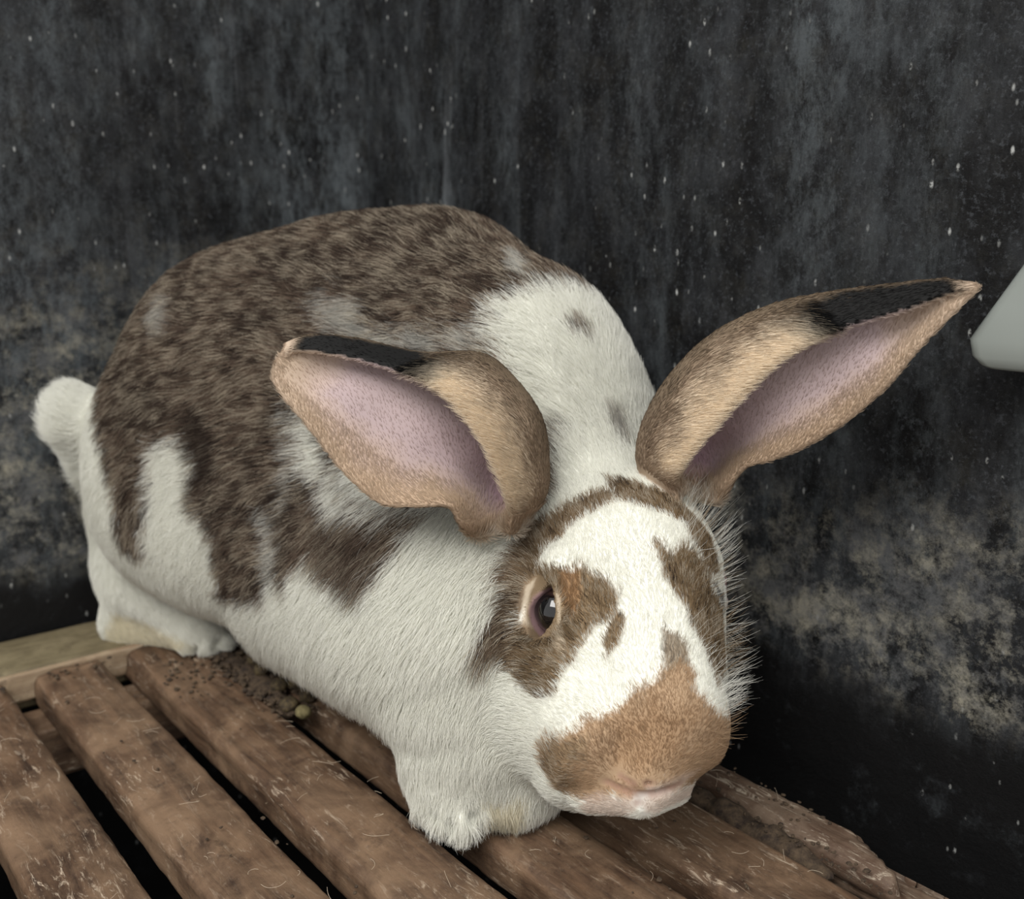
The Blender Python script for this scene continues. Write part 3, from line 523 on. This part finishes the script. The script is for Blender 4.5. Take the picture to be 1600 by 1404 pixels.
def body_color(V,N,base,ear,es,et,ein,jit=0.,eye=None):
    W=coat(V,N,base,jit); n=len(V); g=fbm(V*np.array([150,150,150]),21); g2=fbm(V*600,22,2); r=RNG.random(n)
    out={}
    bb=eye[:,None]; ag=(COLORS['brown'][None]*bb+COLORS['facebrown'][None]*(1-bb))*(.72+.75*(g[:,None]-.2)); ag=ag*(1-.0)+0
    low=np.clip((fbm(V*45,30)-.42)*5,0,1)[:,None]; lw=.5*low*bb+.1*low; ag=ag*(1-lw)+COLORS['dark'][None]*1.1*lw
    if jit:
        cl=fbm(V*260,77,2); k=(r*.55+np.clip((cl-.25)*2,0,1)*.45)[:,None]; th=.20+.15*base[:,None]; ag=np.where(k<th,COLORS['dark'][None]*(.8+.5*g2[:,None]),np.where(k>.64,COLORS['cream'][None]*.60,ag))
    tan=COLORS['tan'][None]*(.85+.35*g[:,None])*(1+.25*(r[:,None]-.5)*(jit>0))
    C_=W['white'][:,None]*COLORS['white'][None]+W['agouti'][:,None]*ag+W['tan'][:,None]*tan
    for k in ('rufous','dark','cream','pale','stain'): C_+=W[k][:,None]*COLORS[k][None]*(1+.35*(r[:,None]-.5)*(jit>0))
    # ears
    e=np.nonzero(ear>.05)[0]
    if len(e):
        s,t,i_=es[e],et[e],ein[e]; g3=(fbm(V[e]*130,41)-.5); s_=s+g3*.06+(RNG.normal(0,.012,len(e)) if jit else 0); t_=t+g3*.10+(RNG.normal(0,.03,len(e)) if jit else 0)
        L=lambda x,a,b: np.clip((x-a)/(b-a),0,1)[:,None]
        out_=COLORS['earbrown'][None]*(.75+.55*g[e][:,None]); 
        if jit: out_=np.where(r[e][:,None]<.25,COLORS['dark'][None],out_)
        out_=out_*(1-L(s_,.30,.06)*.8)+COLORS['eartan'][None]*.75*L(s_,.30,.06)*.8
        s0=.69-.19*np.clip((t_-.70)/.25,0,1); bl=L(t_,.70,.78)*L(s_-s0,-.03,.05)*(1-L(s_,.90,.97)); out_=out_*(1-bl)+COLORS['black'][None]*bl
        tp=L(s_,.92,.99); out_=out_*(1-tp)+COLORS['earpale'][None]*tp
        rim=L(t_,.76,.88)*(1-bl)*L(s_,.60,.45)*.75; out_=out_*(1-rim)+COLORS['eartan'][None]*rim; cm=L(t_,.83,.93)*L(s_,.60,.52)*L(s_,.08,.16); out_=out_*(1-cm)+np.minimum(COLORS['cream'][None]*1.18,.9)*cm
        inn=np.repeat(COLORS['earpink'][None],len(e),0)
        mv=np.exp(-((t_-.40)/.15)**2)[:,None]*L(s_,.50,.16)*.9; inn=inn*(1-mv)+COLORS['earmauve'][None]*mv
        hem=1-L(t_,.05,.24)*(1-L(s_,.70,.95)); inn=inn*(1-hem)+(COLORS['eartan'][None]*(1-L(s_,.5,.95))+COLORS['earpale'][None]*L(s_,.5,.95))*hem
        um=L(t_,.66,.80)*L(s_,.66,.50); inn=inn*(1-um)+COLORS['cream'][None]*um*1.04
        um2=0*L(t_,.90,1.); inn=inn*(1-um2)+COLORS['eartan'][None]*um2
        bs=L(s_,.16,.05); inn=inn*(1-bs)+COLORS['eartan'][None]*bs
        pt=L(s_,.72,.95); inn=inn*(1-pt)+COLORS['earpale'][None]*pt
        if jit: inn=inn*(1+.25*(r[e][:,None]-.5)); inn=inn*.8+COLORS['cream'][None]*.2
        m=np.clip(i_*3+.5,0,1)[:,None]; ec=out_*(1-m)+inn*m; a=np.clip(ear[e],0,1)[:,None]*L(s_,-.06,.03)
        C_[e]=C_[e]*(1-a)+ec*a
    return np.clip(C_,.004,.95)
HB=1-reg('head')
BC=body_color(BV,BN,base,EAR*EW,ES,ET,EIN,0.,HB)
lid=np.clip((1.32*EYE_R-le)/.0012,0,1)[:,None]*(np.minimum(ll,ll2)<.02)[:,None]
BC=BC*(1-lid)+np.array(srgb(150,122,124))[None]*lid
# bare lip line and nostril slits a little darker and pinker
for a,ra,b,rb,k in CUTS:
    d=d_cap(BV,a,ra,b,rb); m=np.clip(1-d/.0014,0,1)[:,None]*.6; BC=BC*(1-m)+np.array(srgb(150,112,100))[None]*m
mf=NT('rabbit_skin'); at=mf.n('ShaderNodeAttribute',attribute_name='coat'); mf.put(mf.b,'Base Color',(at,0)); mf.put(mf.b,'Roughness',.8)
mf.b.inputs['Specular IOR Level'].default_value=.2
rabbit=empty('rabbit',fl(.25,-.42)); 
tag(rabbit,'white and brown patched rabbit with large pink ears crouching on the slats','rabbit')
ro=np.array(rabbit.location)
body=mesh_obj('body',BV-ro,BF,mf.m,rabbit)
ca=body.data.color_attributes.new('coat','FLOAT_COLOR','POINT'); ca.data.foreach_set('color',np.concatenate([BC,np.ones((NV,1))],1).astype(np.float32).ravel())
# eyes
def ball(name,c,r,mat,ax):
    bm=bmesh.new(); bmesh.ops.create_uvsphere(bm,u_segments=40,v_segments=24,radius=r); me=bpy.data.meshes.new(name); bm.to_mesh(me); bm.free()
    me.polygons.foreach_set('use_smooth',[True]*len(me.polygons)); me.materials.append(mat)
    o=bpy.data.objects.new(name,me); COL.objects.link(o); o.parent=rabbit; o.location=np.array(c)-ro
    o.rotation_euler=Vector(ax).to_track_quat('Z','Y').to_euler(); return o
me_=NT('eye_dark'); gz=me_.n('ShaderNodeSeparateXYZ',{0:me_.coords()}); 
me_.put(me_.b,'Base Color',me_.mix((me_.ramp(me_.math('MULTIPLY',(gz,2),100.),[(.62,0.),(.74,1.)]),0),srgb(64,46,42),srgb(10,9,10)))
me_.put(me_.b,'Roughness',.06); me_.b.inputs['Coat Weight'].default_value=1; me_.b.inputs['Coat Roughness'].default_value=.03
ball('eye',EYE_C,EYE_R,me_.m,EYE_AX); ball('eye',EYE2_C,EYE_R,me_.m,EYE2_AX)
# ---------------------------------------------------------------- fur
def make_fur(name,mask,dens,k_len,rad,pts=5,lean=.30,clump=.45,cell=.0035,curl=.10,label=None,fringe=False):
    q=BV[BF]; ar=.5*np.linalg.norm(np.cross(q[:,2]-q[:,0],q[:,3]-q[:,1]),axis=1); wq=ar*mask[BF].mean(1)*dens
    cnt=np.floor(wq+RNG.random(len(wq))).astype(int); fi=np.repeat(np.arange(len(BF)),cnt); n=len(fi)
    a,b=RNG.random(n),RNG.random(n); w4=np.stack([(1-a)*(1-b),a*(1-b),a*b,(1-a)*b],1); vi=BF[fi]
    I=lambda A: (A[vi]*w4[...,None]).sum(1) if A.ndim==2 else (A[vi]*w4).sum(1)
    root=I(BV); N=I(BN); N/=np.linalg.norm(N,axis=1,keepdims=True); Fl=I(FLOW); L=I(LEN)*k_len
    Fl=Fl-(Fl*N).sum(1,keepdims=True)*N; Fl/=np.linalg.norm(Fl,axis=1,keepdims=True)+1e-6
    L=L*np.where(base[vi].mean(1)>.5,.8,1.)*(.65+.6*RNG.random(n))*(.85+.3*fbm(root*80,5)); L=np.where(I(le)<.0155,np.minimum(L,.0012),L); L=np.minimum(L,.0013+np.maximum(I(MOUTH)-.0008,0)*.6)
    # low swirl and clumping
    sw=(np.stack([fbm(root*110,50+k) for k in range(3)],1)-.5)*(1.0+1.2*base[vi].mean(1))[:,None]; sw-=(sw*N).sum(1,keepdims=True)*N
    rnd=RNG.normal(0,1,(n,3)); rnd-=(rnd*N).sum(1,keepdims=True)*N
    e=I(EAR.astype(float)); ei=(I(EIN)>0)&(e>.5); L=np.where(ei&(L<.0045),L*1.3,L); free=np.where(e>.3,.25,1.)[:,None]
    d=Fl+free*(sw*.5+rnd*.16); d/=np.linalg.norm(d,axis=1,keepdims=True)+1e-9
    ln=(lean*(.8+.5*RNG.random(n)))[:,None]*np.where(ei,1.15,np.where(e>.3,.6,1.))[:,None]
    if fringe: d=N*.8+d*.5+rnd*.12
    d0=N*ln*2.0+d*(1-.5*ln); d0/=np.linalg.norm(d0,axis=1,keepdims=True); d1=d+N*ln*.25; d1/=np.linalg.norm(d1,axis=1,keepdims=True)
    wr=root+(np.stack([fbm(root*170,60+k,2) for k in range(3)],1)-.5)*.010; key=np.floor(wr/cell).astype(np.int64); hh=(key[:,0]*73856093)^(key[:,1]*19349663)^(key[:,2]*83492791)
    rs=lambda k: (((hh*(k*2+1)*2654435761)>>7)&0xffff)/65535.
    cen=(key+np.stack([rs(1),rs(2),rs(3)],1))*cell; pull=(cen-root); pull-=(pull*N).sum(1,keepdims=True)*N
    tt=np.linspace(0,1,pts); Pp=np.zeros((n,pts,3)); Pp[:,0]=root-N*.0004
    wob=RNG.normal(0,1,(n,3))*curl
    for j in range(1,pts):
        f=tt[j]; dd=d0*(1-f)+d1*f+wob*(f-.5)*.6; Pp[:,j]=Pp[:,j-1]+dd/np.linalg.norm(dd,axis=1,keepdims=True)*(L/(pts-1))[:,None]
    Pp+=(pull*np.minimum(1,.45*L/(np.linalg.norm(pull,axis=1)+1e-6))[:,None]*clump*free)[:,None,:]*(tt**1.5)[None,:,None]
    Pp[...,2]=np.maximum(Pp[...,2],.0004-.006*(RNG.random((n,1))<.5))
    c=body_color(root,N,I(base),I((EAR*EW).astype(float)),I(ES),I(ET),I(EIN),1.,I(HB))
    c=c*(.93+.14*RNG.random((n,1)))
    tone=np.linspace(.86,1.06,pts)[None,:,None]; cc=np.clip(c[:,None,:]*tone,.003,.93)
    cd=bpy.data.hair_curves.new(name); cd.add_curves([pts]*n)
    cd.position_data.foreach_set('vector',(Pp-ro).astype(np.float32).ravel())
    ra=cd.attributes.get('radius') or cd.attributes.new('radius','FLOAT','POINT')
    rr=np.array([1.,1.,.85,.6,.18])[:pts] if pts==5 else np.linspace(1,.15,pts)
    ra.data.foreach_set('value',(rr[None]*(rad*(.8+.4*RNG.random((n,1))))).astype(np.float32).ravel())
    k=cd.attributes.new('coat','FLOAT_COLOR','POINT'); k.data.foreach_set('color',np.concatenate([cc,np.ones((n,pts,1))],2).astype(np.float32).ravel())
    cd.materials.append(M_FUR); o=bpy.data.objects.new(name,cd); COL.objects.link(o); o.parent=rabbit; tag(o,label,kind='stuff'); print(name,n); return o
mh=NT('fur_strands'); at=mh.n('ShaderNodeAttribute',attribute_name='coat')
dfu=mh.n('ShaderNodeBsdfDiffuse',{'Color':(at,0)}); tr=mh.n('ShaderNodeBsdfTranslucent',{'Color':(at,0)}); gl=mh.n('ShaderNodeBsdfAnisotropic',{'Color':(at,0),'Roughness':.45})
ms=mh.n('ShaderNodeMixShader',{0:.30,1:dfu,2:tr}); ms2=mh.n('ShaderNodeMixShader',{0:.02,1:ms,2:gl})
mh.t.links.new(ms2.outputs[0],mh.t.nodes['Material Output'].inputs['Surface']); M_FUR=mh.m
MOUTH=np.min([d_cap(BV,a,ra,b,rb) for a,ra,b,rb,k in CUTS],0)
lidm=(le>1.28*EYE_R)|EAR; one=np.ones(NV)*lidm
tailm=reg('tail')>.5; innerpink=EAR&(EIN>.1)&(ET>.14)&(ET<.72)&(ES<.9)
headw=reg('head')
dens=np.where(EAR,4.2e6,np.where(headw>.5,3.6e6,1.9e6)); dens=np.where(innerpink,.8e6,dens); dens*=np.where(reg('hind_foot')+reg('fore_leg')>.5,1.6,1)
make_fur('fur',one,dens[BF].mean(1),1.,.000085)
fr=((headw>.6)&(BN[:,0]>.45)&~EAR&(BV[:,2]>.062)).astype(float)
make_fur('guard_hair',fr,.16e6,3.6,.000055,fringe=True,clump=.25,cell=.004,label='long thin guard hairs along the cheek')
# ================================================================ small things
def lathe_ellipsoid(name,mat,loc,r,rot,seed,parent=None,amp=.16):
    bm=bmesh.new(); bmesh.ops.create_icosphere(bm,subdivisions=3,radius=1); V=np.array([v.co[:] for v in bm.verts])
    V=V*(1+amp*2*(fbm(V*1.7+seed,seed)-.5)[:,None])*np.array(r); F=[tuple(v.index for v in f.verts) for f in bm.faces]; bm.free()
    o=mesh_obj(name,V,F,mat,parent); o.location=loc; o.rotation_euler=rot; return o
rg=random.Random(5)
PEL=[(-0.1346,0.5309,0.0040),(-0.1252,0.5181,0.0040),(-0.1173,0.5072,0.0030),(-0.1086,0.4943,0.0010),(-0.1395,0.5214,0.0040),(-0.1256,0.5040,0.0030),(-0.1403,0.5401,0.0050),(-0.1459,0.5330,0.0050)]
for i,p in enumerate(PEL):
    o=lathe_ellipsoid('dropping',M_PELLET,p,(.0048,.0042,.0040),(rg.random(),rg.random(),rg.random()*3),i+1)
    tag(o,'dark round dropping beside the hind foot under the belly','dropping','droppings beside the hind foot')
o=lathe_ellipsoid('dropping',M_PELLET,(-0.1150,0.4803,0.0035),(.0052,.0050,.0038),(0,0,.5),31); tag(o,'round hollowed dropping lodged in the gap below the belly','dropping')
mo=mottled('olive_dropping',srgb(96,88,58),srgb(140,130,92),300)
o=lathe_ellipsoid('dropping',mo,(-0.1062,0.4727,0.0030),(.0042,.0040,.0036),(0,0,.2),32); tag(o,'small olive green dropping at the edge of the third slat gap','dropping')
# trodden dirt on the slats: lumpy low heaps (nobody could count the crumbs)
def dirt(name,spots,seed):
    Vs=[];Fs=[];rr=random.Random(seed); OPENS=[(EDGES[q][1],EDGES[q+1][0]) for q in range(5)]+[(EDGES[7][1],EDGES[8][0])]
    for (u0,u1,s0,s1,n,sz) in spots:
        for k in range(n):
            bm=bmesh.new(); bmesh.ops.create_icosphere(bm,subdivisions=1,radius=1); V=np.array([v.co[:] for v in bm.verts]); r=sz*rr.uniform(.4,1.2)
            V=V*(1+.9*(fbm(V*2+k,k)-.5)[:,None])*np.array([r,r*rr.uniform(.5,1),r*.45]); a=rr.uniform(0,6); ca_,sa=math.cos(a),math.sin(a)
            V=V@np.array([[ca_,sa,0],[-sa,ca_,0],[0,0,1]]); pu,ps=rr.uniform(u0,u1),rr.uniform(s0,s1)
            if any(x0-.001<pu<x1+.001 for x0,x1 in OPENS) or (ps>-.44 and .2085<pu<.2235) or (.3125<pu<.3255 and not -.29<ps<-.17): bm.free(); continue
            V=V+np.array(fl(pu,ps,r*.15)); b=sum(len(q) for q in Vs)
            Vs.append(V); Fs+= [tuple(v.index+b for v in f.verts) for f in bm.faces]; bm.free()
    return mesh_obj(name,np.concatenate(Vs),Fs,M_DIRT,smooth=False)
tag(dirt('dirt_crumbs',[(.203,.230,-.555,-.44,260,.0024),(.172,.208,-.545,-.49,60,.0016),(.314,.325,-.29,-.17,70,.0013),(.330,.345,-.30,-.21,50,.0012),(.1,.16,-.575,-.555,25,.0018),(.12,.30,-.56,-.2,90,.0011)],3),'dark crumbs of trodden dirt scattered on and between the slats','dirt','',kind='stuff')
# packed dirt wedged between slats
def clod(n0,n1,s0,s1,z0,z1,seed,label):
    nl,m=60,16; V=[]
    for i in range(nl):
        t=i/(nl-1); s=s0+(s1-s0)*t; k=math.sin(math.pi*min(1,max(0,t)))**.35 if 0<t<1 else .02
        for j in range(m):
            a=2*math.pi*j/m; q=np.array([[s*90,math.cos(a)*1.3,math.sin(a)*1.3]]); d=1+.5*(float(fbm(q,seed)[0])-.5)
            V.append(fl((n0+n1)/2+(n1-n0)/2*math.cos(a)*k*d,s,(z0+z1)/2+(z1-z0)/2*math.sin(a)*k*(.55+.9*float(vnoise(np.array([[s*160,0,0]]),seed)[0]))*d))
    F=[(i*m+j,i*m+(j+1)%m,(i+1)*m+(j+1)%m,(i+1)*m+j) for i in range(nl-1) for j in range(m)]+[tuple(range(m))[::-1],tuple((nl-1)*m+j for j in range(m))]
    tag(mesh_obj('dirt_clod',V,F,M_DIRT),label,'dirt')
clod(.2075,.2245,-.556,-.452,-.014,.0022,3,'clod of dark dirt wedged in the slat gap under the rabbit belly')
clod(.3122,.3258,-.292,-.195,-.014,-.0004,7,'clod of brown dirt wedged beside the outermost slat in front of the muzzle')
# loose hairs and straw shreds lying on the wood
def shreds(name,n,seed,mat,L0,L1,rad,area_):
    rr=random.Random(seed); cu=bpy.data.curves.new(name,'CURVE'); cu.dimensions='3D'; cu.bevel_depth=rad; cu.bevel_resolution=0; cu.resolution_u=3
    for k in range(n):
        u=rr.uniform(*area_[:2]); s=rr.uniform(*area_[2:]); 
        if all(not(a+.003<u<b-.003) for a,b in EDGES+[(.3255,.347)]) or (u>.32 and s>-.22): continue
        p=fl(u,s); a=rr.uniform(0,6.3); L=rr.uniform(L0,L1); sp=cu.splines.new('NURBS'); sp.points.add(4); sp.order_u=4; sp.use_endpoint_u=True; b=rr.uniform(-2.6,2.6)
        x,y=p[0],p[1]
        for j in range(5):
            sp.points[j].co=(x,y,.0014+rr.uniform(0,.0008),1); x+=math.cos(a)*L/4; y+=math.sin(a)*L/4; a+=b/4
    cu.materials.append(mat); o=bpy.data.objects.new(name,cu); COL.objects.link(o); return o
M_HAIR=plain('shed_hair',srgb(206,190,168),.7).m
tag(shreds('shed_hairs',260,4,M_HAIR,.003,.012,.00007,(.06,.345,-.56,-.13)),'pale shed hairs and hay shreds stuck to the slats','hair','',kind='stuff')
# white plastic feeder hanging on the right wall, its lower corner in view
mp=NT('white_plastic'); mp.put(mp.b,'Base Color',srgb(142,148,144)+(1,)); mp.put(mp.b,'Roughness',.42); mp.b.inputs['Subsurface Weight'].default_value=.15; mp.b.inputs['Subsurface Radius'].default_value=(.004,.004,.004)
fe=empty('feeder',fl(CN,-.166,.194),A_Z); tag(fe,'white plastic feeder with a sloping side on the right wall, cut off by the frame','feeder')
def loft(name,secs,mat,parent,closed_ends=True):
    m=len(secs[0]); V=np.concatenate([np.array(s) for s in secs]); F=[]
    for a in range(len(secs)-1):
        for j in range(m): F.append((a*m+j,a*m+(j+1)%m,(a+1)*m+(j+1)%m,(a+1)*m+j))
    if closed_ends: F.append(tuple(range(m))[::-1]); F.append(tuple((len(secs)-1)*m+j for j in range(m)))
    return mesh_obj(name,V,F,mat,parent)
def rrect(x0,x1,y0,y1,z,r,k=5):
    out=[]
    for cx,cy,a0 in ((x1-r,y1-r,0),(x0+r,y1-r,90),(x0+r,y0+r,180),(x1-r,y0+r,270)):
        for i in range(k): a=math.radians(a0+i*90/(k-1)); out.append((cx+r*math.cos(a),cy+r*math.sin(a),z))
    return out
def hop(z,g,inset=0): # section of the tapered bin at height z
    return rrect(-FX(z)+inset,.075-inset,-.034-g+inset,-.003-inset,z,.006-inset*.5)
FX=lambda z: {0:.0085,1:.0125,2:.0135}.get(z,0)
secs=[]; prof=[(.000,.006,.000),(.0010,.0085,.001),(.004,.0115,.002),(.010,.0125,.003)]
for z,x,g in prof: secs.append(rrect(-x,.075,-.030-g,-.003,z,.005))
for k in range(1,9): z=.010+k*.011; secs.append(rrect(-.0125+k*.0068,.075,-.033,-.003,z,.005))
inner=[[(x,y,z+.0) for x,y,z in s] for s in secs[::-1]]
def shrink(s,d):
    c=np.mean(np.array(s),0); return [tuple(c+(np.array(p)-c)*np.array([1-d/.04,1-d/.016,1])) for p in s]
inner=[shrink(s,.0012) for s in secs[::-1][:-2]]
loft('bin',secs+inner,mp.m,fe)
zt=.098; loft('rim',[rrect(-.0125+.0544-.002,.077,-.036,-.001,zt-.001,.006),rrect(-.0125+.0544-.002,.077,-.036,-.001,zt+.002,.006)],mp.m,fe)
loft('bracket',[rrect(.030,.050,-.004,.001,.060,.001),rrect(.030,.050,-.004,.001,.115,.001)],M_SCREW,fe)
